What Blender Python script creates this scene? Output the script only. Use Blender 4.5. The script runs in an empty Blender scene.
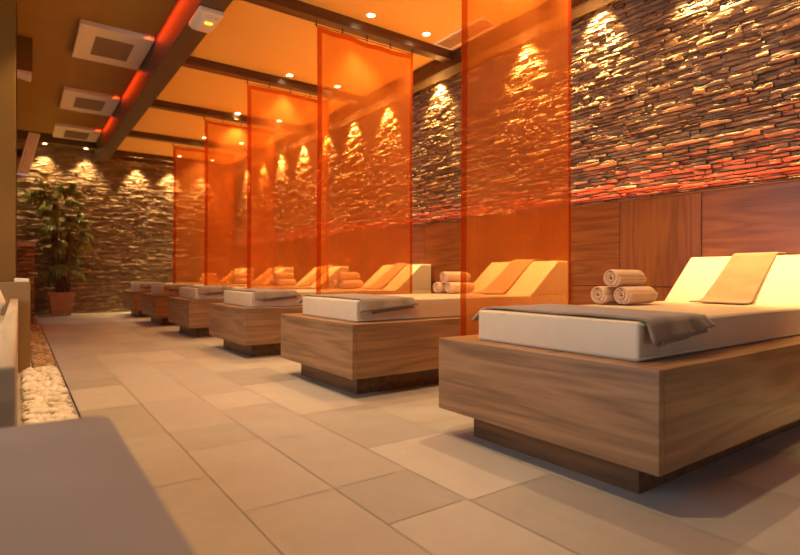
import bpy, bmesh, math, random
from mathutils import Vector, Matrix, noise
C = bpy.context.scene.collection
S = bpy.context.scene
R = math.radians
random.seed(7)

# ------------------------------------------------------------------ camera, world, exposure
cd = bpy.data.cameras.new('camera'); cam = bpy.data.objects.new('camera', cd); C.objects.link(cam)
cd.sensor_width = 36.0; cd.lens = 531.93 / 800 * 36; cd.shift_y = -0.0025; cd.clip_start = 0.02
cam.matrix_world = (Matrix.Translation((0, 0, 0.7408)) @ Matrix.Rotation(-0.6217, 4, 'Z')
                    @ Matrix.Rotation(math.pi / 2, 4, 'X') @ Matrix.Rotation(0.0026, 4, 'Z'))
cd.dof.use_dof = True; cd.dof.focus_distance = 2.9; cd.dof.aperture_fstop = 1.9
S.camera = cam
S.view_settings.view_transform = 'Standard'; S.view_settings.look = 'None'
S.view_settings.gamma = 1.0; S.view_settings.use_curve_mapping = False
S.view_settings.exposure = 0.0
w = bpy.data.worlds.new('world'); S.world = w; w.use_nodes = True
w.node_tree.nodes['Background'].inputs[0].default_value = (0.62, 0.68, 0.80, 1)
w.node_tree.nodes['Background'].inputs[1].default_value = 0.35


def area_light(name, loc, target, size, power, col, size_y=None, spread=None):
    l = bpy.data.lights.new(name, 'AREA'); l.energy = power; l.color = col; l.size = size
    if size_y: l.shape = 'RECTANGLE'; l.size_y = size_y
    if spread: l.spread = spread
    o = bpy.data.objects.new(name, l); C.objects.link(o); o.location = loc
    o.rotation_euler = (Vector(target) - Vector(loc)).to_track_quat('-Z', 'Y').to_euler()
    return o


# cool fill lights added out of view, set at unseen window openings
area_light('cool_fill', (-2.36, 2.2, 1.55), (1.2, 1.6, 0.3), 2.6, 75, (0.86, 0.90, 1.0), 2.0)
area_light('cool_fill', (.9, -2.6, 1.5), (1.0, 1.0, .2), 2.8, 10, (0.86, 0.91, 1.0), 1.8)
area_light('cool_fill', (-.07, 9.95, 1.6), (1.6, 8.8, .5), 1.2, 7, (0.80, 0.86, 1.0), 1.0)
# added amber uplight over the ledge of the wall panelling, brightens the ceiling
area_light('ceiling_fill', (3.775, 6.3, 1.36), (2.75, 6.3, 3.0), 10.4, 37, (1.0, 0.43, 0.08), 0.03, R(120))
# red light ribbon on the aisle side of the ceiling beam
area_light('beam_ribbon', (1.10, 6.2, 3.265), (1.183, 6.2, 3.08), 9, 26, (1.0, 0.055, 0.004), 0.06, R(170))
# red light ribbon on the same ledge, washing the foot of the stone
area_light('ledge_red_near', (3.815, 1.1, 1.338), (3.83, 1.1, 1.6), 3.6, 10.5, (1.0, 0.085, 0.015), 0.012, R(150))
area_light('ledge_red_far', (3.815, 7.2, 1.338), (3.83, 7.2, 1.6), 8.4, 14, (1.0, 0.09, 0.02), 0.012, R(150))
# warm colours for the spots
WARM = (1.0, 0.60, 0.24)
AMBER = (1.0, 0.50, 0.13)


def spot_light(name, loc, target, power, col=WARM, angle=70, blend=0.5, r=0.03, parent=None):
    l = bpy.data.lights.new(name, 'SPOT'); l.energy = power; l.color = col
    l.spot_size = R(angle); l.spot_blend = blend; l.shadow_soft_size = r
    o = bpy.data.objects.new(name, l); C.objects.link(o)
    o.rotation_euler = (Vector(target) - Vector(loc)).to_track_quat('-Z', 'Y').to_euler()
    o.location = loc
    if parent:
        o.parent = parent; o.location = Vector(loc) - parent.location
    return o


# ------------------------------------------------------------------ helpers
class MB:
    """gathers simple shapes into one mesh"""
    def __init__(s): s.bm = bmesh.new()

    def box(s, x0, x1, y0, y1, z0, z1, bev=0.0, seg=2):
        r = bmesh.ops.create_cube(s.bm, size=1.0)
        vs = r['verts']
        for v in vs:
            v.co = Vector((x0 + (v.co.x + .5) * (x1 - x0), y0 + (v.co.y + .5) * (y1 - y0), z0 + (v.co.z + .5) * (z1 - z0)))
        if bev > 0:
            es = {e for v in vs for e in v.link_edges}
            bmesh.ops.bevel(s.bm, geom=list(es), offset=bev, segments=seg, affect='EDGES', profile=0.6)
        return s

    def prism(s, prof, y0, y1, bev=0.0, seg=2):
        """profile in x, z extruded along y"""
        a = [s.bm.verts.new((x, y0, z)) for x, z in prof]
        b = [s.bm.verts.new((x, y1, z)) for x, z in prof]
        n = len(prof)
        fs = [s.bm.faces.new(a), s.bm.faces.new(b[::-1])]
        for i in range(n):
            j = (i + 1) % n
            fs.append(s.bm.faces.new((a[j], a[i], b[i], b[j])))
        bmesh.ops.recalc_face_normals(s.bm, faces=fs)
        if bev > 0:
            es = {e for f in fs for e in f.edges}
            bmesh.ops.bevel(s.bm, geom=list(es), offset=bev, segments=seg, affect='EDGES', profile=0.6)
        return s

    def lathe(s, prof, c=(0, 0, 0), n=24):
        rings = []
        for r, z in prof:
            rings.append([s.bm.verts.new((c[0] + r * math.cos(2 * math.pi * i / n), c[1] + r * math.sin(2 * math.pi * i / n), c[2] + z)) for i in range(n)])
        for a, b in zip(rings, rings[1:]):
            for i in range(n):
                j = (i + 1) % n
                s.bm.faces.new((a[i], a[j], b[j], b[i]))
        s.bm.faces.new(rings[0][::-1]); s.bm.faces.new(rings[-1])
        return s

    def tube(s, pts, rad, n=8):
        rings = []
        for k, p in enumerate(pts):
            p = Vector(p)
            d = (Vector(pts[min(k + 1, len(pts) - 1)]) - Vector(pts[max(k - 1, 0)])).normalized()
            u = d.orthogonal().normalized(); v = d.cross(u)
            if k and abs(d.dot(pd)) > .2:
                u = (pu - d * pu.dot(d)).normalized(); v = d.cross(u)
            pu, pd = u, d
            rr = rad[k] if isinstance(rad, (list, tuple)) else rad
            rings.append([s.bm.verts.new(p + (u * math.cos(2 * math.pi * i / n) + v * math.sin(2 * math.pi * i / n)) * rr) for i in range(n)])
        for a, b in zip(rings, rings[1:]):
            for i in range(n):
                j = (i + 1) % n
                s.bm.faces.new((a[i], a[j], b[j], b[i]))
        s.bm.faces.new(rings[0][::-1]); s.bm.faces.new(rings[-1])
        return s

    def grid(s, fn, nu, nv):
        g = [[s.bm.verts.new(fn(i / nu, j / nv)) for j in range(nv + 1)] for i in range(nu + 1)]
        for i in range(nu):
            for j in range(nv):
                s.bm.faces.new((g[i][j], g[i + 1][j], g[i + 1][j + 1], g[i][j + 1]))
        return s

    def build(s, name, mat, parent=None, smooth=None, solid=None):
        bmesh.ops.recalc_face_normals(s.bm, faces=s.bm.faces)
        me = bpy.data.meshes.new(name)
        s.bm.to_mesh(me); s.bm.free()
        me.materials.append(mat)
        o = bpy.data.objects.new(name, me); C.objects.link(o)
        if smooth is not None:
            me.polygons.foreach_set('use_smooth', [True] * len(me.polygons))
            if smooth < 180: me.set_sharp_from_angle(angle=R(smooth))
        if solid:
            m = o.modifiers.new('thickness', 'SOLIDIFY'); m.thickness = solid; m.offset = 1
        if parent is not None:
            o.parent = parent
        return o


def tag(o, label, cat, group=None):
    o['label'] = label; o['category'] = cat
    if group: o['group'] = group
    return o


def thing(name, label, cat, loc=(0, 0, 0), group=None):
    o = bpy.data.objects.new(name, None); C.objects.link(o); o.location = loc
    o.empty_display_size = .1
    return tag(o, label, cat, group)


def struct(o):
    o['kind'] = 'structure'; return o


def dup(root, loc, label):
    r = root.copy(); C.objects.link(r); r.location = loc; r['label'] = label
    for ch in list(root.children):
        c = ch.copy(); C.objects.link(c); c.parent = r
        for g in list(ch.children):
            d = g.copy(); C.objects.link(d); d.parent = c
    return r


def center(o):
    """moves the origin of a single mesh to the middle of its base"""
    me = o.data
    xs = [v.co.x for v in me.vertices]; ys = [v.co.y for v in me.vertices]; zs = [v.co.z for v in me.vertices]
    c = Vector(((min(xs) + max(xs)) / 2, (min(ys) + max(ys)) / 2, min(zs)))
    me.transform(Matrix.Translation(-c)); o.location = o.location + c
    return o


# ------------------------------------------------------------------ materials
class NT:
    def __init__(s, name):
        s.m = bpy.data.materials.new(name); s.m.use_nodes = True
        s.t = s.m.node_tree; s.p = s.t.nodes['Principled BSDF']; s.out = s.t.nodes['Material Output']

    def n(s, kind, **k):
        nd = s.t.nodes.new(kind)
        for a, b in k.items():
            if a.startswith('i_'):
                key = a[2:]
                nd.inputs[int(key) if key.isdigit() else key.replace('_', ' ')].default_value = b
            else: setattr(nd, a, b)
        return nd

    def l(s, a, b): s.t.links.new(a, b)

    def coords(s, scale=(1, 1, 1), kind='Object', rot=(0, 0, 0)):
        tc = s.n('ShaderNodeTexCoord'); mp = s.n('ShaderNodeMapping')
        mp.inputs['Scale'].default_value = scale; mp.inputs['Rotation'].default_value = rot
        s.l(tc.outputs[kind], mp.inputs[0]); return mp.outputs[0]

    def ramp(s, fac, stops):
        r = s.n('ShaderNodeValToRGB')
        e = r.color_ramp.elements
        while len(e) < len(stops): e.new(0.5)
        for x, (p, c) in zip(e, stops): x.position = p; x.color = (*c, 1)
        s.l(fac, r.inputs[0]); return r.outputs[0]

    def bump(s, h, strength=.3, dist=.01):
        b = s.n('ShaderNodeBump'); b.inputs['Strength'].default_value = strength; b.inputs['Distance'].default_value = dist
        s.l(h, b.inputs['Height']); s.l(b.outputs[0], s.p.inputs['Normal'])


def plain(name, col, rough=.5, var=.0, scale=8, bump=0, metal=0, emit=None, estr=0):
    t = NT(name); p = t.p
    p.inputs['Base Color'].default_value = (*col, 1); p.inputs['Roughness'].default_value = rough; p.inputs['Metallic'].default_value = metal
    if var or bump:
        nz = t.n('ShaderNodeTexNoise', i_Scale=scale, i_Detail=5.0)
        t.l(t.coords(), nz.inputs['Vector'])
        if var:
            t.l(t.ramp(nz.outputs[0], [(.3, tuple(c * (1 - var) for c in col)), (.7, tuple(min(1, c * (1 + var)) for c in col))]), p.inputs['Base Color'])
        if bump: t.bump(nz.outputs[0], bump, .004)
    if emit:
        p.inputs['Emission Color'].default_value = (*emit, 1); p.inputs['Emission Strength'].default_value = estr
    return t.m


def wood(name, axis, dark=(.19, .102, .05), light=(.43, .24, .118), rough=.42, rings=1.0, off=0.0, kind='Object'):
    """walnut with the grain running along the given axis, cathedral figure from a distorted wave"""
    t = NT(name)
    sc = {'x': (.6, 6.5, 6.5), 'y': (6.5, .6, 6.5), 'z': (6.5, 6.5, .6)}[axis]
    v = t.coords(tuple(a * rings for a in sc), kind)
    nz = t.n('ShaderNodeTexNoise', i_Scale=1.1, i_Detail=2.0, i_Roughness=.45)
    ad = t.n('ShaderNodeVectorMath', operation='ADD'); ad.inputs[1].default_value = (off, off * 1.7, off * .6)
    t.l(v, ad.inputs[0]); v = ad.outputs[0]
    t.l(v, nz.inputs['Vector'])
    mul = t.n('ShaderNodeMath', operation='MULTIPLY'); mul.inputs[1].default_value = 12.0
    t.l(nz.outputs[0], mul.inputs[0])
    sn = t.n('ShaderNodeMath', operation='PINGPONG'); sn.inputs[1].default_value = 1.0
    t.l(mul.outputs[0], sn.inputs[0])
    # fine pores along the grain
    fs = {'x': (2.0, 75, 75), 'y': (75, 2.0, 75), 'z': (75, 75, 2.0)}[axis]
    nf = t.n('ShaderNodeTexNoise', i_Scale=1.0, i_Detail=6.0, i_Roughness=.7)
    t.l(t.coords(fs, kind), nf.inputs['Vector'])
    big = t.n('ShaderNodeTexNoise', i_Scale=.45, i_Detail=1.0); t.l(v, big.inputs['Vector'])
    m1 = t.n('ShaderNodeMath', operation='MULTIPLY'); m1.inputs[1].default_value = .26; t.l(sn.outputs[0], m1.inputs[0])
    m2 = t.n('ShaderNodeMath', operation='MULTIPLY_ADD'); m2.inputs[1].default_value = .55; t.l(nf.outputs[0], m2.inputs[0]); t.l(m1.outputs[0], m2.inputs[2])
    m3 = t.n('ShaderNodeMath', operation='MULTIPLY_ADD'); m3.inputs[1].default_value = .35; t.l(big.outputs[0], m3.inputs[0]); t.l(m2.outputs[0], m3.inputs[2])
    mid = tuple((a + b) / 2 for a, b in zip(dark, light))
    t.l(t.ramp(m3.outputs[0], [(.38, dark), (.58, mid), (.84, light)]), t.p.inputs['Base Color'])
    t.p.inputs['Roughness'].default_value = rough
    t.bump(nf.outputs[0], .08, .002)
    return t.m


M = {}
M['walnut_y'] = wood('walnut_along_y', 'y')
M['walnut_x'] = wood('walnut_along_x', 'x')
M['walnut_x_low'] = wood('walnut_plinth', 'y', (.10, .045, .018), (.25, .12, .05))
M['panel_y'] = wood('panel_walnut_horizontal', 'y', (.20, .058, .011), (.39, .127, .026), .4)
M['panel_z'] = wood('panel_walnut_vertical', 'z', (.20, .058, .011), (.39, .127, .026), .4)
M['joist'] = wood('dark_joist_wood', 'x', (.05, .018, .006), (.13, .05, .02), .35)
M['beam'] = plain('painted_beam', (.085, .047, .019), .5, .08, 3)
M['leather'] = plain('cream_leather', (.67, .535, .375), .45, .03, 14, .08)
M['piping'] = plain('cream_piping', (.62, .52, .38), .5)
M['seam'] = plain('dark_seam', (.03, .018, .012), .8)


def cloth(name, col, bump=.5):
    t = NT(name); p = t.p
    nz = t.n('ShaderNodeTexNoise', i_Scale=420.0, i_Detail=2.0); t.l(t.coords(), nz.inputs['Vector'])
    n2 = t.n('ShaderNodeTexNoise', i_Scale=9.0, i_Detail=3.0); t.l(t.coords(), n2.inputs['Vector'])
    ad = t.n('ShaderNodeMath', operation='ADD'); t.l(nz.outputs[0], ad.inputs[0]); t.l(n2.outputs[0], ad.inputs[1])
    t.l(t.ramp(ad.outputs[0], [(.75, tuple(c * .86 for c in col)), (1.0, tuple(min(1, c * 1.08) for c in col))]), p.inputs['Base Color'])
    p.inputs['Roughness'].default_value = .95
    p.inputs['Sheen Weight'].default_value = .25
    t.bump(ad.outputs[0], bump, .002)
    return t.m


M['taupe'] = cloth('taupe_blanket_cloth', (.26, .195, .145))
M['peach'] = cloth('beige_towel_cloth', (.44, .235, .115))
M['roll'] = cloth('rolled_towel_cloth', (.70, .45, .26))
M['white_cloth'] = cloth('white_cloth', (.75, .70, .64))
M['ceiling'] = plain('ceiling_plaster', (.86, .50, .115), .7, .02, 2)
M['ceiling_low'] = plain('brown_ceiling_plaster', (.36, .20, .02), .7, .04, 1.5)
M['wall_front'] = plain('dark_wall_paint', (.06, .045, .035), .6)
M['wall_paint'] = plain('ochre_wall_paint', (.38, .24, .085), .6, .05, 2)
M['column'] = plain('ochre_column_paint', (.20, .095, .006), .5, .06, 1.5)
M['parapet'] = plain('parapet_paint', (.30, .175, .06), .55, .05, 2)
M['bench'] = wood('bench_oak', 'y', (.50, .37, .22), (.66, .50, .32), .5)
M['soffit'] = plain('soffit_paint', (.11, .066, .022), .6)
M['white_paint'] = plain('white_metal_paint', (.93, .84, .70), .4)
M['grille'] = plain('bronze_grille', (.34, .22, .13), .5, .1, 150)
M['trim'] = plain('lamp_trim', (.75, .62, .45), .3, metal=.6)
M['dark_metal'] = plain('dark_wire', (.05, .03, .02), .4, metal=.7)
M['lens'] = plain('lit_lamp_lens', (1, .9, .7), .3, emit=(1.0, .72, .36), estr=26)
M['wash_lens'] = plain('lit_washer_lens', (1, .9, .7), .3, emit=(1.0, .70, .33), estr=18)
M['plastic'] = plain('white_plastic', (.80, .64, .45), .35)
M['yellow_lens'] = plain('yellow_indicator', (1, .8, .1), .3, emit=(1.0, .75, .05), estr=1.6)
M['red_led'] = plain('red_led_ribbon', (1, .2, .1), .4, emit=(1.0, .07, .03), estr=110)
M['terracotta'] = plain('terracotta', (.44, .21, .11), .7, .12, 12, .1)
M['soil'] = plain('potting_soil', (.05, .035, .02), .95, .3, 40, .5)
M['trunk'] = plain('palm_trunk_fibre', (.14, .07, .035), .9, .4, 45, .8)
M['glass'] = plain('window_glass', (.9, .95, 1), .05)


def leaf():
    t = NT('palm_leaf')
    nz = t.n('ShaderNodeTexNoise', i_Scale=6.0, i_Detail=3.0); t.l(t.coords(), nz.inputs['Vector'])
    t.l(t.ramp(nz.outputs[0], [(.3, (.06, .09, .010)), (.7, (.27, .28, .04))]), t.p.inputs['Base Color'])
    t.p.inputs['Roughness'].default_value = .45
    return t.m
M['leaf'] = leaf()


def stone_mat():
    t = NT('split_slate')
    at = t.n('ShaderNodeAttribute', attribute_name='tone')
    nz = t.n('ShaderNodeTexNoise', i_Scale=14.0, i_Detail=6.0, i_Roughness=.65); t.l(t.coords(), nz.inputs['Vector'])
    st = t.n('ShaderNodeTexNoise', i_Scale=1.0, i_Detail=4.0, i_Roughness=.6); t.l(t.coords((18, 18, 130)), st.inputs['Vector'])
    ad = t.n('ShaderNodeMath', operation='MULTIPLY_ADD'); ad.inputs[1].default_value = .5
    t.l(nz.outputs[0], ad.inputs[0]); t.l(at.outputs['Fac'], ad.inputs[2])
    t.l(t.ramp(ad.outputs[0], [(.2, (.29, .185, .115)), (.5, (.49, .345, .22)), (.75, (.60, .445, .285)), (1.0, (.66, .43, .21))]), t.p.inputs['Base Color'])
    t.p.inputs['Roughness'].default_value = .75
    a2 = t.n('ShaderNodeMath', operation='ADD'); t.l(nz.outputs[0], a2.inputs[0]); t.l(st.outputs[0], a2.inputs[1])
    t.bump(a2.outputs[0], .8, .016)
    return t.m
M['stone'] = stone_mat()


def tile_mat():
    t = NT('sandstone_floor_tile')
    at = t.n('ShaderNodeAttribute', attribute_name='tone')
    nz = t.n('ShaderNodeTexNoise', i_Scale=5.0, i_Detail=8.0, i_Roughness=.7); t.l(t.coords(), nz.inputs['Vector'])
    fine = t.n('ShaderNodeTexNoise', i_Scale=160.0, i_Detail=3.0); t.l(t.coords(), fine.inputs['Vector'])
    a1 = t.n('ShaderNodeMath', operation='MULTIPLY_ADD'); a1.inputs[1].default_value = .34
    t.l(nz.outputs[0], a1.inputs[0]); t.l(at.outputs['Fac'], a1.inputs[2])
    a2 = t.n('ShaderNodeMath', operation='MULTIPLY_ADD'); a2.inputs[1].default_value = .22
    t.l(fine.outputs[0], a2.inputs[0]); t.l(a1.outputs[0], a2.inputs[2])
    t.l(t.ramp(a2.outputs[0], [(0, (.04, .032, .026)), (.2, (.34, .305, .275)), (.9, (.64, .585, .53))]), t.p.inputs['Base Color'])
    t.p.inputs['Roughness'].default_value = .48
    t.bump(fine.outputs[0], .12, .002)
    return t.m
M['tile'] = tile_mat()


def pebble_mat(name, a, b):
    t = NT(name)
    at = t.n('ShaderNodeAttribute', attribute_name='tone')
    t.l(t.ramp(at.outputs['Fac'], [(0, a), (1, b)]), t.p.inputs['Base Color'])
    t.p.inputs['Roughness'].default_value = .55
    return t.m
M['pebble_white'] = pebble_mat('white_pebble', (.72, .64, .52), (.92, .86, .76))
M['pebble_brown'] = pebble_mat('brown_gravel', (.27, .17, .075), (.60, .42, .22))


def sheer(name, fac, tint, col):
    """woven organza: part of the light goes straight through tinted, the rest scatters in the threads"""
    t = NT(name); t.t.nodes.remove(t.p)
    tr = t.n('ShaderNodeBsdfTransparent'); tr.inputs[0].default_value = (*tint, 1)
    df = t.n('ShaderNodeBsdfDiffuse'); df.inputs[0].default_value = (*col, 1)
    tl = t.n('ShaderNodeBsdfTranslucent'); tl.inputs[0].default_value = (*col, 1)
    mx = t.n('ShaderNodeMixShader'); mx.inputs[0].default_value = .5
    t.l(df.outputs[0], mx.inputs[1]); t.l(tl.outputs[0], mx.inputs[2])
    nz = t.n('ShaderNodeTexNoise', i_Scale=1.0, i_Detail=3.0); t.l(t.coords((110, 110, 3)), nz.inputs['Vector'])
    mr = t.n('ShaderNodeMapRange'); mr.inputs[1].default_value = .3; mr.inputs[2].default_value = .7
    mr.inputs[3].default_value = max(0, fac - .022); mr.inputs[4].default_value = min(1, fac + .022)
    t.l(nz.outputs[0], mr.inputs[0])
    m2 = t.n('ShaderNodeMixShader'); t.l(mr.outputs[0], m2.inputs[0])
    t.l(tr.outputs[0], m2.inputs[1]); t.l(mx.outputs[0], m2.inputs[2])
    t.l(m2.outputs[0], t.out.inputs[0])
    return t.m
M['sheer'] = sheer('orange_organza', .40, (1.0, .72, .43), (1.0, .285, .048))
M['hem'] = sheer('orange_organza_hem', .42, (1.0, .60, .32), (.42, .06, .014))

# ------------------------------------------------------------------ setting
ZC = 3.03          # ceiling above the loungers
ZL = 3.29          # brown ceiling over the aisle
YB = 11.85         # end wall
XS = 3.90          # stone wall
BX = [0.864 + 1.85 * i for i in range(6)]     # near edge of every lounger
CY = [2.32, 4.15, 5.85, 7.55, 9.38]      # curtains and joists


def set_tone(bm, fs, lay, v):
    for f in fs:
        for lp in f.loops: lp[lay] = (v, v, v, 1)


def tiles():
    bm = bmesh.new(); lay = bm.loops.layers.color.new('tone')
    rnd = random.Random(3)
    def slab(x0, x1, y0, y1, v, z=0.0, g=.0015):
        vs = [bm.verts.new(p) for p in ((x0 + g, y0 + g, z), (x1 - g, y0 + g, z), (x1 - g, y1 - g, z), (x0 + g, y1 - g, z))]
        set_tone(bm, [bm.faces.new(vs)], lay, v)
    cols = [(-2.4, -1.8), (-1.8, -1.2), (-1.2, -.6), (-.6, -.02), (-.02, .262), (.262, .57), (.57, .893), (.893, 1.21), (1.21, 1.618)]
    x = 1.618
    while x < 3.9:
        cols.append((x, min(x + .5, 3.95))); x += .5
    joints = {5: [2.0, 2.66, 3.35, 4.0], 6: [.95, 1.635, 2.33, 2.66, 3.36, 4.3], 7: [.66, 1.305, 1.635, 2.27, 2.95, 3.35, 4.9], 8: [.2, 1.29, 1.93, 2.6, 3.5, 4.1, 4.9]}
    for k, (a, b) in enumerate(cols):
        js = [-2.7] + joints.get(k, [rnd.uniform(-2.2, -1.9)])
        while js[-1] < YB: js.append(js[-1] + rnd.choice((.34, .66, .66, .95)))
        for y0, y1 in zip(js, js[1:]):
            slab(a, b, y0, min(y1, YB + .1), rnd.choice((.25, .4, .46, .55, .62)))
            if y1 > YB: break
    # grout bed under the tiles
    vs = [bm.verts.new(p) for p in ((-2.4, -2.7, -.003), (3.95, -2.7, -.003), (3.95, YB + .1, -.003), (-2.4, YB + .1, -.003))]
    set_tone(bm, [bm.faces.new(vs)], lay, .06)
    me = bpy.data.meshes.new('floor'); bm.to_mesh(me); bm.free(); me.materials.append(M['tile'])
    o = bpy.data.objects.new('floor', me); C.objects.link(o)
    return struct(o)
tiles()


def stone_wall(name, length, z0, z1, place, seed, rough=1.0, hmin=.017, hmax=.039):
    """ledgestone cladding: every course is a run of split slabs of uneven depth. place(u, depth, z) -> point"""
    rnd = random.Random(seed); bm = bmesh.new(); lay = bm.loops.layers.color.new('tone')
    def course(u, z, ue, h):
        while u < ue:
            L = min(rnd.choice((.06, .10, .15, .20, .27)) * rnd.uniform(.75, 1.3), ue - u)
            if ue - (u + L) < .06: L = ue - u
            d = rnd.triangular(.004, .044, .018) * rough; tone = min(1, max(0, rnd.gauss(.3, .17)))
            nu = max(2, int(L / .035)); g = .0022
            tilt = rnd.uniform(-.012, .014)
            tw = rnd.uniform(-.018, .018)
            rows = []
            sd = rnd.uniform(0, 90)
            for jz, (fz, fd) in enumerate(((0, -1), (0.06, .80), (.3, .97), (.7, 1.0), (.95, .8), (1, -1))):
                row = []
                for i in range(nu + 1):
                    t = i / nu
                    uu = u + g + (L - 2 * g) * t
                    e = noise.noise(Vector((uu * 9 + sd, fz * 2.5, sd)))
                    e2 = noise.noise(Vector((uu * 26 + sd, fz * 5, sd + 4)))
                    if fd < 0: dd = min(-.002, d - .034)
                    else:
                        dd = d * fd + tilt * (fz - .5) + tw * (t - .5) + .013 * e * rough + .012 * e2 * rough
                        if i in (0, nu): dd -= .006
                    zz = z + g + (h - 2 * g) * fz + (.0035 * e2 if 0 < jz < 5 else 0)
                    row.append(bm.verts.new(place(uu, dd, zz)))
                rows.append(row)
            fs = []
            for a, b in zip(rows, rows[1:]):
                for i in range(nu): fs.append(bm.faces.new((a[i], a[i + 1], b[i + 1], b[i])))
            for e in (0, nu): fs.append(bm.faces.new([r[e] for r in rows]))
            set_tone(bm, fs, lay, tone)
            u += L
    z = z0
    while z < z1 - .012:
        h = min(rnd.uniform(hmin, hmax), z1 - z)
        course(0, z, length, h)
        z += h
    bmesh.ops.recalc_face_normals(bm, faces=bm.faces)
    # backing sheet
    vs = [bm.verts.new(place(u, -.028, z)) for u, z in ((0, z0), (length, z0), (length, z1), (0, z1))]
    set_tone(bm, [bm.faces.new(vs)], lay, .1)
    me = bpy.data.meshes.new(name); bm.to_mesh(me); bm.free(); me.materials.append(M['stone'])
    me.polygons.foreach_set('use_smooth', [True] * len(me.polygons)); me.set_sharp_from_angle(angle=R(24))
    o = bpy.data.objects.new(name, me); C.objects.link(o)
    return struct(o)


stone_wall('wall_right', YB + .6, 1.28, 3.02, lambda u, d, z: (XS - d, -.6 + u, z), 11)
stone_wall('wall_back', 4.1, 0.0, 3.29, lambda u, d, z: (-.15 + u, YB - d, z), 23)
struct(MB().box(XS + .03, XS + .13, -2.7, YB + .2, 0, 3.4).build('wall_right_core', M['wall_paint']))
struct(MB().box(-2.5, XS, YB + .03, YB + .13, 0, 3.4).build('wall_back_core', M['wall_paint']))
struct(MB().box(3.6, XS + .03, -2.7, -.6, 1.28, 3.02).build('trim_1', M['wall_paint']))
# left side: wall behind the planting, and the side aisle's wall further out
struct(MB().box(-.30, -.10, 5.6, 9.3, 0, ZL).box(-.30, -.10, 10.6, YB, 0, ZL).box(-.30, -.10, 9.3, 10.6, 0, 1.05).box(-.30, -.10, 9.3, 10.6, 2.15, ZL).build('wall_left', M['wall_paint']))
wn = MB()
for a, b, c, d in ((9.3, 10.6, 1.05, 1.10), (9.3, 10.6, 2.10, 2.15), (9.3, 9.35, 1.10, 2.10), (10.55, 10.6, 1.10, 2.10), (9.93, 9.97, 1.10, 2.10)): wn.box(-.22, -.16, a, b, c, d)
struct(wn.build('added_window', M['white_paint']))  # unseen window frame, added to go with the cool fill beside it
# (pierced by an unseen window opening added for the cool fill)
struct(MB().box(-2.5, -2.4, -2.7, .8, 0, 3.4).box(-2.5, -2.4, 3.6, YB, 0, 3.4).box(-2.5, -2.4, .8, 3.6, 0, .5).box(-2.5, -2.4, .8, 3.6, 2.6, 3.4).build('wall_left_outer', M['wall_paint']))
# wall behind the camera
wf = MB()
wf.box(-2.5, -.5, -2.8, -2.7, 0, 3.4).box(2.3, 4.0, -2.8, -2.7, 0, 3.4).box(-.5, 2.3, -2.8, -2.7, 0, .55).box(-.5, 2.3, -2.8, -2.7, 2.45, 3.4)
struct(wf.build('wall_front', M['wall_front']))
# ceilings
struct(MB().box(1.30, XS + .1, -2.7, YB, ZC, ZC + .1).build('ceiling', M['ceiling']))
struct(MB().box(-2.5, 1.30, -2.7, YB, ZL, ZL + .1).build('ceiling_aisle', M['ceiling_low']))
struct(MB().box(1.183, 1.384, -2.7, YB - .01, 2.93, ZL + .02, .004).build('beam', M['beam']))
struct(MB().box(3.60, 3.75, -2.7, YB - .01, 2.875, ZC, .003).build('trim_2', M['soffit']))
struct(MB().box(3.585, 3.60, -2.7, YB - .01, 2.877, ZC, .002).build('trim_3', M['joist']))
struct(MB().box(-.1, 1.183, YB - .32, YB - .01, 3.13, ZL + .01, .003).build('trim_4', M['soffit']))
for y in [-1.45, .42] + CY + [11.0]:
    o = struct(MB().box(1.38, 3.59, y - .055, y + .055, 2.94, ZC + .005, .004).build('ceiling_joist', M['joist']))
struct(MB().box(1.38, 3.59, YB - .42, YB - .30, 2.94, ZC + .005, .004).build('ceiling_joist', M['joist']))

# timber panelling under the stone: alternating broad horizontal-grain and narrower vertical-grain boards
PX = 3.825
struct(MB().box(PX + .02, XS + .03, -2.7, YB - .03, 0, 1.275).build('trim_5', M['seam']))
ys = [-.75, .1, 1.02]
edges = [1.77, 2.387, 2.985]
y = 1.77
bands = []
pat = [(.617, 'z'), (.617, 'y'), (.617, 'y')]
yy = 1.77; k = 0
lay_out = []
while yy < YB - .1:
    wd, ax = pat[k % 3]; lay_out.append((yy, min(yy + wd, YB - .04), ax)); yy += wd; k += 1
yy = 1.77; k = 2
while yy > -2.6:
    wd, ax = pat[k % 3]; lay_out.append((yy - wd, yy, ax)); yy -= wd; k -= 1
grp = 'walnut boards of the wall panelling'
pan_mats = {}
for i, (a, b, ax) in enumerate(sorted(lay_out)):
    key = ax + str(i % 3)
    if key not in pan_mats:
        pan_mats[key] = wood('wall_panel_' + key, ax, (.20, .058, .011), (.39, .127, .026), .38, 1.0, 3.1 * (i % 3 + 1))
    m = MB(); g = .003
    m.box(PX, PX + .02, a + g, b - g, .665, 1.32, .002)
    m.box(PX, PX + .02, a + g, b - g, .01, .658, .002)
    o = m.build('wall_panel', pan_mats[key]); struct(o)
struct(MB().box(PX - .004, PX + .012, -.6, YB - .03, 1.322, 1.330, .001).build('trim_6', M['panel_y']))



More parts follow.
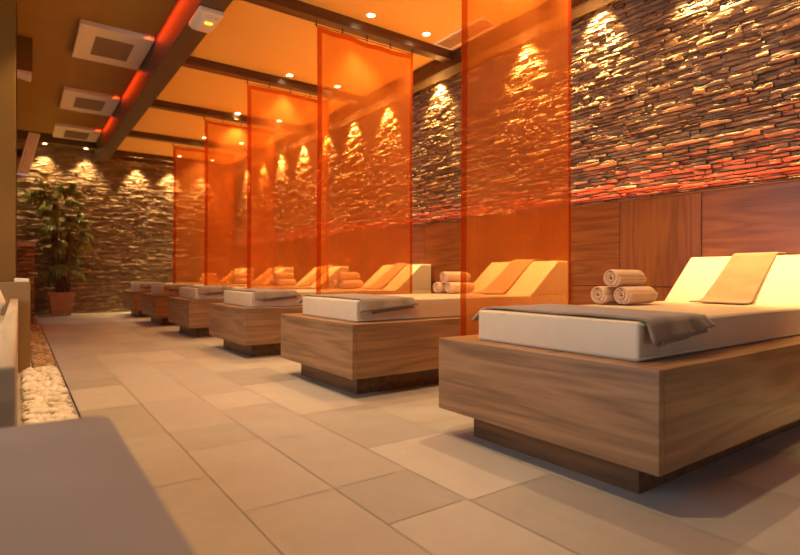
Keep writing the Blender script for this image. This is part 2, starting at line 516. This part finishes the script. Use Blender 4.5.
# ------------------------------------------------------------------ loungers
def make_lounger():
    t = thing('spa_lounger', '', 'lounger', (1.6, 0, 0), 'spa loungers in a row along the stone wall')
    MB().box(0, .03, 0, 1.056, .123, .45, .0025).build('foot_panel', M['walnut_y'], t)
    for y0 in (0, 1.026):
        MB().box(.0305, 2.215, y0, y0 + .03, .123, .449, .002).build('side_panel', M['walnut_x'], t)
    MB().box(.03, 2.215, .03, 1.026, .40, .4485, .0).build('deck', M['walnut_x'], t)
    MB().box(.11, 2.215, .13, .935, 0, .40, .002).build('plinth', M['walnut_x_low'], t)
    mt = MB().box(.10, 2.20, .125, .90, .4485, .585, .016, 4).build('mattress', M['leather'], t, 60)
    p = MB()
    for z in (.575, .459):
        pts = [(.101, .125, z), (.101, .885, z)]
        p.tube([(.1035, .133, z), (.1035, .892, z)], .0035, 6)
        p.tube([(.108, .1275, z), (2.2, .1275, z)], .0035, 6)
    p.build('piping', M['piping'], mt, 180)
    MB().prism([(1.705, .580), (2.055, .868), (2.20, .868), (2.20, .580)], .125, .90, .018, 4).build('backrest', M['leather'], t, 60)
    return t


ORD = ['first', 'second', 'third', 'fourth', 'fifth', 'sixth']
bed_labels = [
    'walnut spa lounger closest to the camera, cream mattress, cut off by the frame',
    'second walnut spa lounger from the camera, whole foot end in view',
    'third walnut spa lounger from the camera, cream mattress under tan blanket',
    'fourth walnut spa lounger from the camera, behind the third one',
    'fifth walnut spa lounger from the camera with pale lilac mattress end',
    'sixth walnut spa lounger, the last one before the end wall']
bed0 = make_lounger()
beds = []
for i, y in enumerate(BX):
    if i == 0: b = bed0; b.location = (1.6, y, 0); b['label'] = bed_labels[0]
    else: b = dup(bed0, (1.6, y, 0), bed_labels[i])
    beds.append(b)


def blanket(B, seed):
    rnd = random.Random(seed)
    yl, yr = B + .90, B + .125           # far and near mattress sides
    zt = .5862; ov_l, ov_r = .055, .072
    top = yl - yr
    tot = ov_l + top + ov_r
    ph = rnd.uniform(0, 6)
    def fn(a, b):
        s = a * tot
        x = 1.735 + .40 * b
        x += .012 * math.sin(5 * a + ph) - .03 * max(0, (.1 - a)) * 10 * (1 - b)
        fold = math.sin(b * 15 + ph) * .5 + math.sin(b * 31 + ph * 2) * .3
        if s < ov_l:
            k = (ov_l - s) / ov_l
            return Vector((x - .03 * k, yl + .004 + .012 * k + .006 * k * fold, zt - (ov_l - s) * .95))
        if s > ov_l + top:
            d = s - ov_l - top; k = d / ov_r
            hang = 1.05 - .5 * b
            flare = .008 + .020 * k + .016 * k * fold
            return Vector((x + .05 * k * (b - .2), yr - flare, zt + .006 * (1 - k) - d * 1.0 * hang + .004 * k * fold))
        yv = yl - (s - ov_l)
        z = zt + .0025 + .003 * noise.noise(Vector((x * 9, yv * 7, seed * 3.1))) + .006 * max(0, noise.noise(Vector((x * 4, yv * 3, seed * 1.7))))
        e = min(s - ov_l, ov_l + top - s)
        if e < .03: z -= .0025 * (1 - e / .03)
        return Vector((x, yv, z + .001))
    t = thing('blanket', '', 'blanket', (1.9, B + .5, .58), 'blankets across the foot of the loungers')
    m = MB().grid(fn, 70, 30)
    for v in m.bm.verts: v.co -= t.location
    m.build('cloth', M['taupe'], t, 180, .009)
    # second layer of the folded blanket showing along the near hem
    def fn2(a, b):
        d = a * .085
        x = 1.82 + .29 * b
        fold = math.sin(b * 13 + ph + 1)
        return Vector((x + .04 * a * (b - .3), yr - .004 - .012 * a - .005 * a * fold, zt - .004 - d * (1.0 - .35 * b)))
    m = MB().grid(fn2, 10, 24)
    for v in m.bm.verts: v.co -= t.location
    m.build('under_fold', M['taupe'], t, 180, .006)
    return t


bl_lab = ['taupe blanket across the foot of the lounger closest to the camera, one hem hanging',
          'taupe folded blanket across the foot of the second lounger from the camera',
          'tan blanket across the foot of the third lounger from the camera',
          'tan blanket across the foot of the fourth lounger from the camera',
          'blanket across the foot of the fifth lounger from the camera',
          'blanket on the last lounger before the end wall']
for i, B in enumerate(BX): blanket(B, i + 1)['label'] = bl_lab[i]


def wedge_towel(B, seed):
    prof = [(3.17, .5905), (3.24, .5905), (3.29, .595), (3.325, .612), (3.40, .6685), (3.50, .7475), (3.60, .8265), (3.648, .866), (3.68, .8795), (3.735, .880), (3.79, .8795)]
    L = [0]
    for p, q in zip(prof, prof[1:]): L.append(L[-1] + math.hypot(q[0] - p[0], q[1] - p[1]))
    rnd = random.Random(seed * 7); sk = rnd.uniform(-.015, .015)
    def fn(a, b):
        s = a * L[-1]; k = 0
        while k < len(L) - 2 and s > L[k + 1]: k += 1
        t = (s - L[k]) / (L[k + 1] - L[k])
        x = prof[k][0] + (prof[k + 1][0] - prof[k][0]) * t; z = prof[k][1] + (prof[k + 1][1] - prof[k][1]) * t
        wd = .235 + .05 * (1 - a) ** 2
        y = B + .52 + sk + .015 * (1 - a) + (b - .5) * wd
        n = noise.noise(Vector((x * 12, y * 6, seed * 2.0))) * .004 * math.sin(math.pi * a)
        n += max(0, noise.noise(Vector((x * 22, y * 5, seed)))) * .005 * math.sin(math.pi * min(1, a * 1.2)) if a < .8 else 0
        return Vector((x - abs(n) * .6, y, z + abs(n) * .6 + .0012))
    return center(MB().grid(fn, 44, 24).build('draped_towel', M['peach'], None, 180, .007))


for i, B in enumerate(BX):
    tag(wedge_towel(B, i + 1), 'beige towel draped down the raised backrest of the %s lounger from the camera' % ORD[i], 'towel',
        'beige towels on the backrests')


def towel_roll():
    """a spiral of towelling, flat at the near end and slightly rounded at the far end"""
    n = 150; turns = 3.9; r0, r1 = .005, .047
    L = .27
    def fn(a, b):
        th = a * turns * 2 * math.pi
        r = r0 + (r1 - r0) * a
        r *= 1 + .02 * math.sin(th * 1.0 + 1) + .012 * math.sin(3 * th)
        x = b * L
        end = 1.0
        if b > .9: end = math.sqrt(max(.05, 1 - ((b - .9) / .1) ** 2 * .35))
        if b < .06: end = 1 - .06 * (1 - b / .06) ** 2
        return Vector((x + .005 * math.sin(th * .5 + 2) * (1 - b), r * math.cos(-th + 2.4) * end, r * math.sin(-th + 2.4) * end))
    return MB().grid(fn, n, 14).build('towel_roll', M['roll'], None, 180, .0062)


roll0 = towel_roll()
first = True
for i, B in enumerate(BX):
    xb = 2.575 if i == 0 else 2.97
    for j, (dx, dy, dz) in enumerate(((0.01, .738, .0), (-.03, .851, .0), (0.0, .793, .091))):
        o = roll0 if first else roll0.copy()
        if not first: C.objects.link(o)
        first = False
        o.location = (xb + dx, B + dy, .585 + .0545 + dz); o.rotation_euler = (random.uniform(-.5, .5), 0, random.uniform(-.04, .04))
        tag(o, ['rolled beige towel, bottom of stack beside the backrest, %s lounger from the camera',
                'rolled beige towel, bottom of stack at the mattress edge, %s lounger from the camera',
                'rolled beige towel on top of the stack, %s lounger from the camera'][j] % ORD[i],
            'towel', 'rolled towels stacked on the loungers')


# ------------------------------------------------------------------ curtains
CX0, CX1, CZ0, CZ1 = 2.08, 3.11, .28, 2.885
cur_lab = ['sheer orange curtain hanging between the first and second loungers, top out of frame',
           'large sheer orange curtain hanging between the second and third loungers',
           'sheer orange curtain hanging between the third and fourth loungers',
           'sheer orange curtain hanging between the fourth and fifth loungers',
           'sheer reddish curtain between the last two loungers near the end wall']
for i, y in enumerate(CY):
    rnd = random.Random(50 + i); p1, p2 = rnd.uniform(0, 6), rnd.uniform(0, 6)
    t = thing('sheer_curtain', cur_lab[i], 'curtain', ((CX0 + CX1) / 2, y, CZ0), 'sheer orange curtains between the loungers')
    def pos(x, z, off=0.0):
        k = (CZ1 - z) / (CZ1 - CZ0)
        sag = .006 * math.sin((x - CX0) / (CX1 - CX0) * math.pi * 3) ** 2 * (1 - k) ** 6
        xx = x - .012 * math.sin(math.pi * min(1, k * 1.4)) * ((x - CX0) / (CX1 - CX0) - .5)
        return Vector((xx, y + .012 * math.sin(x * 7 + p1) + .006 * math.sin(x * 19 + p2 + k) + off, z - sag)) - t.location
    MB().grid(lambda a, b: pos(CX0 + (CX1 - CX0) * a, CZ0 + (CZ1 - CZ0) * b), 40, 26).build('sheer_panel', M['sheer'], t, 180)
    for a0, a1 in ((CX0, CX0 + .045), (CX1 - .03, CX1)):
        MB().grid(lambda a, b: pos(a0 + (a1 - a0) * a, CZ0 + (CZ1 - CZ0) * b, -.004), 3, 26).build('side_hem', M['hem'], t, 180)
    MB().grid(lambda a, b: pos(CX0 + .045 + (CX1 - CX0 - .075) * a, CZ1 - .045 + .045 * b, -.004), 40, 3).build('top_hem', M['hem'], t, 180)
    r = thing('curtain_wire', 'thin wire rail holding the sheer curtain between the %s and %s loungers' % (ORD[i], ORD[i + 1]), 'curtain rail',
              ((CX0 + CX1) / 2, y, 2.90), 'curtain rails under the joists')
    c = r.location
    MB().tube([Vector((CX0 - .02, y, 2.898)) - c, Vector((CX1 + .02, y, 2.898)) - c], .0035, 6).build('wire', M['dark_metal'], r)
    for k in range(5):
        x = CX0 + (CX1 - CX0) * k / 4
        MB().box(x - .004 - c.x, x + .004 - c.x, -.004, .004, 2.885 - c.z, 2.941 - c.z).build('hook', M['dark_metal'], r)


# ------------------------------------------------------------------ lamps
def downlight(loc, label, group, lens, name='ceiling_downlight'):
    t = thing(name, label, 'ceiling light', loc, group)
    m = MB(); n = 28
    prof = [(.034, -.001), (.036, -.006), (.046, -.006), (.049, -.001), (.049, .0)]
    rings = [[m.bm.verts.new((r * math.cos(2 * math.pi * i / n), r * math.sin(2 * math.pi * i / n), z)) for i in range(n)] for r, z in prof]
    for a, b in zip(rings, rings[1:]):
        for i in range(n): m.bm.faces.new((a[i], a[(i + 1) % n], b[(i + 1) % n], b[i]))
    m.build('trim_ring', M['trim'], t, 180)
    MB().lathe([(.0335, -.003), (.0335, -.001)], n=24).build('lens', lens, t)
    return t


rows = [(.45, 0), (2.15, 0), (3.95, 1), (5.68, 1), (7.45, 1), (9.1, 1), (10.8, 1)]
for k, (y, vis) in enumerate(rows):
    for x, sd in ((2.51, 'towards the aisle beam'), (3.13, 'towards the stone wall')):
        if k >= 1:
            bay = ['first', 'second', 'third', 'fourth', 'fifth', 'sixth', 'seventh'][k - 1]
            t = downlight((x, y, ZC - .001), 'lit recessed spotlight in the %s ceiling bay from the camera, %s' % (bay, sd),
                          'recessed spotlights above the loungers', M['lens'])
        else: t = None
        spot_light('downlight_beam', (x, y, ZC - .03), (x - .02, y, 0), (110 if x < 3 else 80) if y > 1 else 56, (1.0, .67, .28), 84, .8, .03, t)

wash_y = [.2, .95, 1.75, 2.6, 3.37, 4.65, 5.70, 6.55, 7.35, 8.2, 9.1, 10.0, 10.9]
for y in wash_y:
    spot_light('washer_beam', (3.785, y, 2.965), (3.93, y, 2.40), 340, (1.0, .66, .24), 84, .9, .02)
struct(MB().box(3.765, 3.805, -.5, YB - .2, 2.985, 3.028, .003).build('trim_7', M['trim']))
for j, x in enumerate((.38, 1.03)):
    t = downlight((x, YB - .2, 3.129), ['small spotlight above the potted palm on the end wall', 'small spotlight on the end wall beside the beam'][j],
                  'spotlights on the end wall', M['wash_lens'], 'wall_washer')
    spot_light('washer_beam', (x, YB - .2, 3.11), (x, YB - .03, 1.9), 150, (1.0, .67, .27), 76, .8, .02, t)
for j, x in enumerate((1.93, 2.55, 3.2)):
    spot_light('washer_beam', (x, YB - .17, ZC - .03), (x, YB - .03, 1.8), 150, (1.0, .67, .27), 76, .8, .02)
struct(MB().box(1.5, 3.5, YB - .19, YB - .15, ZC - .02, ZC, .003).build('trim_9', M['trim']))
# added fill spots without fittings along the aisle, lifting the floor brightness
for y in (1.6, 3.3, 4.7, 6.7, 8.7):
    spot_light('aisle_fill', (.62, y, ZL - .03), (.75, y + .3, 0), 140 if y < 5 else 75, (1.0, .70, .34), 92, .35, .04)

# ------------------------------------------------------------------ ceiling fittings
pan_lab = ['square white ceiling panel with brown grille closest to the camera',
           'middle one of the three white ceiling panels with brown grille',
           'white ceiling panel with brown grille closest to the end wall']
for i, y in enumerate((6.16, 8.5, 10.62)):
    t = thing('ceiling_panel', pan_lab[i], 'ceiling panel', (.85, y + .5, 3.24), 'white grille panels on the aisle ceiling')
    MB().box(-.36, .325, -.5, .5, .0, .05, .004).build('frame', M['white_paint'], t)
    g = MB().box(-.20, .165, -.27, .27, -.004, .001)
    for k in range(18):
        yy = -.255 + .03 * k
        g.box(-.195, .16, yy, yy + .012, -.007, -.003)
    g.build('grille', M['grille'], t)
    s = MB()
    for sx in (-.34, .305):
        for sy in (-.47, .47): s.lathe([(.006, -.002), (.006, .0)], (sx, sy, 0), 10)
    s.build('screw', M['grille'], t)

t = thing('emergency_light', 'white emergency light with yellow lamp under the long ceiling beam', 'emergency light', (1.285, 4.63, 2.93))
MB().box(-.10, .10, -.18, .17, -.045, 0, .012, 3).build('housing', M['plastic'], t, 50)
MB().prism([(-.085, -.044), (.085, -.044), (.060, -.085), (-.060, -.085)], -.135, .12, .008).build('cover', M['plastic'], t, 50)
MB().box(-.03, .03, -.10, -.06, -.092, -.080, .004).build('indicator', M['yellow_lens'], t)
for x in (-.075, .02): MB().box(x, x + .055, .155, .185, -.05, -.008, .004).build('clip', M['plastic'], t)

t = thing('air_vent', 'long slotted air vent in the ceiling beside the stone wall', 'vent', (3.43, 3.74, ZC - .001))
v = MB()
v.box(-.115, -.09, -.34, .34, -.008, 0).box(.09, .115, -.34, .34, -.008, 0).box(-.09, .09, -.34, -.315, -.008, 0).box(-.09, .09, .315, .34, -.008, 0)
v.build('frame', M['white_paint'], t)
v = MB()
for k in range(20):
    yy = -.31 + .032 * k
    v.box(-.09, .09, yy, yy + .014, -.006, -.001)
v.build('slats', M['grille'], t)

# ------------------------------------------------------------------ left side
t = MB().box(-.40, -.022, 5.15, 5.6, .685, ZL, .006).build('column', M['column']); struct(t)
struct(MB().box(-.40, -.016, 5.6, 5.75, .0, ZL).build('trim_8', M['joist']))
tag(center(MB().box(-2.0, .072, 4.92, 5.12, 0, .685, .006).build('low_wall', M['parapet'])),
    'low ochre partition wall at the foot of the column, beside the pebbles', 'partition')
tag(center(MB().box(-.03, .066, 5.13, 5.5, 0, .71, .006).build('ledge_block', M['white_paint'])),
    'pale block behind the low ochre partition, beside the column', 'block')
t = thing('side_bench', 'long ochre bench side panel running along the pebble strip', 'bench', (-.3, 3.2, 0))
c = t.location
def bx(mb, x0, x1, y0, y1, z0, z1, bev): return mb.box(x0 - c.x, x1 - c.x, y0 - c.y, y1 - c.y, z0, z1, bev)
bx(MB(), -.052, -.004, 1.30, 4.88, 0, .56, .008).build('side_panel', M['bench'], t)
bx(MB(), -1.6, -.053, 1.30, 4.88, 0, .44, .01).build('seat', M['bench'], t)
# white rolled cloth on the bench
m = MB()
def cs(a, b):
    th = b * 2 * math.pi
    r = .105 * (1 + .06 * math.sin(3 * th + a * 5))
    e = math.sqrt(max(.02, 1 - (2 * a - 1) ** 8))
    return Vector((-.49 + .42 * a, 4.25 + r * e * math.cos(th), .556 + r * e * math.sin(th)))
m.grid(cs, 16, 20)
tag(center(m.build('rolled_cloth', M['white_cloth'], None, 180)), 'bunched white cloth on the bench at the edge of the picture', 'cloth')
# low table the camera looks over
t = thing('low_table', 'plain brown low table with a rounded corner, in front of the white pebbles', 'table', (-.55, .35, 0))
M['table_top'] = plain('brown_lacquer', (.27, .23, .20), .55, .06, 4)
def rc(x0, x1, y0, y1, z0, z1, r=.045):
    mb = MB(); pts = []
    for cx_, cy_, a0 in ((x1 - r, y1 - r, 0), (x0 + r, y1 - r, 90), (x0 + r, y0 + r, 180), (x1 - r, y0 + r, 270)):
        for k in range(7): pts.append((cx_ + r * math.cos(R(a0 + 15 * k)), cy_ + r * math.sin(R(a0 + 15 * k))))
    a = [mb.bm.verts.new((*p, z0)) for p in pts]; b = [mb.bm.verts.new((*p, z1)) for p in pts]
    mb.bm.faces.new(a[::-1]); mb.bm.faces.new(b)
    for i in range(len(pts)): mb.bm.faces.new((a[i], a[(i + 1) % len(pts)], b[(i + 1) % len(pts)], b[i]))
    return mb
rc(-.75, .70, -.8, .91, .40, .45).build('table_top', M['table_top'], t)
MB().box(-.70, .62, -.75, .84, 0, .40, .01).build('base', M['table_top'], t)
# box hanging at the ceiling behind the column
t = thing('ceiling_speaker', 'ochre box hanging under the ceiling beside the column', 'speaker', (.03, 7.1, 2.93))
MB().box(-.10, .085, -.12, .12, 0, .36, .006).build('housing', M['column'], t)
MB().prism([(-.095, -.02), (.075, -.05), (.08, .0), (-.095, .0)], -.11, .11, .003).build('lit_underside', M['white_paint'], t)  # lit underside of the box, its light put into the pale colour
# ribbed shutter leaning out from the left wall, stone pier with timber cap
t = thing('slanted_shutter', 'pale ribbed shutter slanting out high beside the column', 'shutter', (.07, 9.2, 2.45))
MB().box(-.165, .02, -.03, .03, -.05, .05, .003).build('bracket', M['dark_metal'], t)
for k in range(4):
    a = k * .035
    MB().prism([(-.10 + a, -.30), (-.07 + a, -.30), (.07 + a * 1.0, .30), (.04 + a, .30)], -.06 + k * .01, .06 + k * .01, .003).build('rib', M['white_paint'], t)
pier = stone_wall('stone_pier', .27, 0, 1.14, lambda u, d, z: (-.09 + u, 9.3 - d, z), 31, 1.2, .035, .07)
del pier['kind']; tag(pier, 'short stacked-stone pier beyond the column, left of the palm', 'pier')
MB().box(-.09, .18, 9.33, 9.8, 0, 1.14, .004).build('pier_core', M['wall_paint'], pier)
MB().box(-.095, .20, 9.24, 9.82, 1.14, 1.20, .006).build('cap', M['bench'], pier)


def pebbles(name, n, regs, smin, smax, mat, seed, zlift=.0, layers=2):
    rnd = random.Random(seed)
    tb = bmesh.new(); bmesh.ops.create_icosphere(tb, subdivisions=2, radius=1.0)
    tb.verts.ensure_lookup_table(); tv = [v.co.copy() for v in tb.verts]; tf = [[v.index for v in f.verts] for f in tb.faces]; tb.free()
    shapes = []
    for k in range(24):
        sd = rnd.uniform(0, 99)
        shapes.append([c * (1 + .22 * noise.noise(c * 1.3 + Vector((sd, sd, 0)))) for c in tv])
    V, F, T = [], [], []
    areas = [(r[1] - r[0]) * (r[3] - r[2]) for r in regs]
    for k in range(n):
        x0, x1, y0, y1 = rnd.choices(regs, areas)[0]
        s = rnd.uniform(smin, smax)
        mt = Matrix.Translation((rnd.uniform(x0 + s * 1.4, x1 - s * 1.4), rnd.uniform(y0 + s * 1.4, y1 - s * 1.4), rnd.uniform(.55, .55 + layers * .45) * s + zlift)) @ Matrix.Rotation(rnd.uniform(0, 6.3), 4, 'Z') @ Matrix.Rotation(rnd.uniform(-.5, .5), 4, 'X') @ Matrix.Diagonal((s * rnd.uniform(.9, 1.3), s * rnd.uniform(.75, 1), s * rnd.uniform(.5, .75), 1))
        b = len(V)
        V += [mt @ c for c in rnd.choice(shapes)]; F += [[i + b for i in f] for f in tf]; T += [rnd.random()] * len(tf)
    me = bpy.data.meshes.new(name); me.from_pydata(V, [], F)
    at = me.color_attributes.new('tone', 'FLOAT_COLOR', 'CORNER')
    at.data.foreach_set('color', [c for t in T for _ in range(3) for c in (t, t, t, 1)])
    me.materials.append(mat)
    me.polygons.foreach_set('use_smooth', [True] * len(me.polygons))
    o = bpy.data.objects.new(name, me); C.objects.link(o); o['kind'] = 'stuff'
    return o
tag(pebbles('pebbles', 880, [(.0, .256, 2.6, 4.91)], .015, .031, M['pebble_white'], 5), 'large white pebbles between the bench and the floor tiles', 'pebbles')
tag(pebbles('gravel', 2600, [(.075, .256, 4.93, 9.15), (.205, .256, 9.15, 11.2)], .011, .022, M['pebble_brown'], 6, .004), 'brown gravel strip running back towards the potted palm', 'gravel')
tag(center(MB().box(.2575, .2615, 2.3, 11.3, 0, .012).build('edging_strip', M['dark_metal'])), 'thin dark edging between the pebbles and the floor tiles', 'edging')

# ------------------------------------------------------------------ potted palm
t = thing('potted_palm', 'fan palm with several trunks in a square terracotta pot by the end wall', 'plant', (.63, 11.45, 0))
m = MB()
def ring(hw, z): return [m.bm.verts.new((sx * hw, sy * hw, z)) for sx, sy in ((-1, -1), (1, -1), (1, 1), (-1, 1))]
seq = [(.135, .05), (.15, .06), (.20, .385), (.215, .39), (.215, .425), (.19, .425), (.175, .37)]
rs = [ring(a, b) for a, b in seq]
for a, b in zip(rs, rs[1:]):
    for i in range(4): m.bm.faces.new((a[i], a[(i + 1) % 4], b[(i + 1) % 4], b[i]))
m.bm.faces.new(rs[0][::-1]); m.bm.faces.new(rs[-1])
m.build('pot', M['terracotta'], t)
for sx in (-1, 1):
    for sy in (-1, 1):
        MB().box(sx * .11 - .03, sx * .11 + .03, sy * .11 - .03, sy * .11 + .03, 0, .06, .004).build('foot', M['terracotta'], t)
MB().box(-.172, .172, -.172, .172, .36, .385).build('soil', M['soil'], t)


def crown(base, n, size, seed, spread=1.0):
    rnd = random.Random(seed); m = MB()
    for k in range(n):
        az = 2 * math.pi * (k * .382) + rnd.uniform(-.3, .3); el = rnd.uniform(-.45, 1.2)
        L = size * rnd.uniform(.5, .85) * spread
        d = Vector((math.cos(az) * math.cos(el), math.sin(az) * math.cos(el), math.sin(el)))
        p0 = Vector(base); p1 = p0 + d * L * .5 + Vector((0, 0, .03)); p2 = p0 + d * L + Vector((0, 0, -.05))
        if p2.y + 11.45 > YB - .28: p2.y = YB - .28 - 11.45
        if p2.x + .63 < .1: p2.x = .1 - .63
        m.tube([p0, p1, p2], [.006, .005, .004], 5)
        fwd = (p2 - p1).normalized(); side = fwd.cross(Vector((0, 0, 1)))
        side = side.normalized() if side.length > .05 else Vector((1, 0, 0))
        nb = 17; R0 = size * rnd.uniform(.42, .58)
        for b in range(nb):
            th = (b / (nb - 1) - .5) * R(235)
            dr = fwd * math.cos(th) + side * math.sin(th)
            ln = R0 * (1 - .25 * abs(b / (nb - 1) - .5) * 2)
            up = side.cross(fwd).normalized() if side.cross(fwd).length > .01 else Vector((0, 0, 1))
            wv = dr.cross(up).normalized() * .019
            pts = []
            for q in range(5):
                f = q / 4
                c = p2 + dr * ln * f + Vector((0, 0, -ln * .75 * f * f * f)) + up * .012 * (b % 2)
                wq = wv * (.35 + 1.3 * f if f < .5 else 1.0 * (1 - f) * 2 + .04)
                if c.y + 11.45 > YB - .10: c.y = YB - .10 - 11.45
                if c.x + .63 < 0: c.x = -.63
                pts.append((m.bm.verts.new(c - wq), m.bm.verts.new(c + wq)))
            for (a0, a1), (b0, b1) in zip(pts, pts[1:]): m.bm.faces.new((a0, a1, b1, b0))
    return m


for (bx0, by0, tx, ty, h, n, sz, sd) in ((-.06, .02, -.11, -.02, 2.06, 17, .52, 1), (.08, -.04, .12, -.06, 1.50, 15, .52, 2), (.02, .07, -.02, .05, .98, 9, .42, 3)):
    pts = []; rad = []
    for k in range(15):
        f = k / 14
        pts.append((bx0 + (tx - bx0) * f + .012 * math.sin(f * 7 + sd), by0 + (ty - by0) * f, .37 + (h - .37) * f))
        rad.append(.034 + .022 * f + .004 * (k % 2))
    MB().tube(pts, rad, 10).build('trunk', M['trunk'], t, 180)
    crown((tx, ty, h), n, sz, sd).build('fronds', M['leaf'], t)
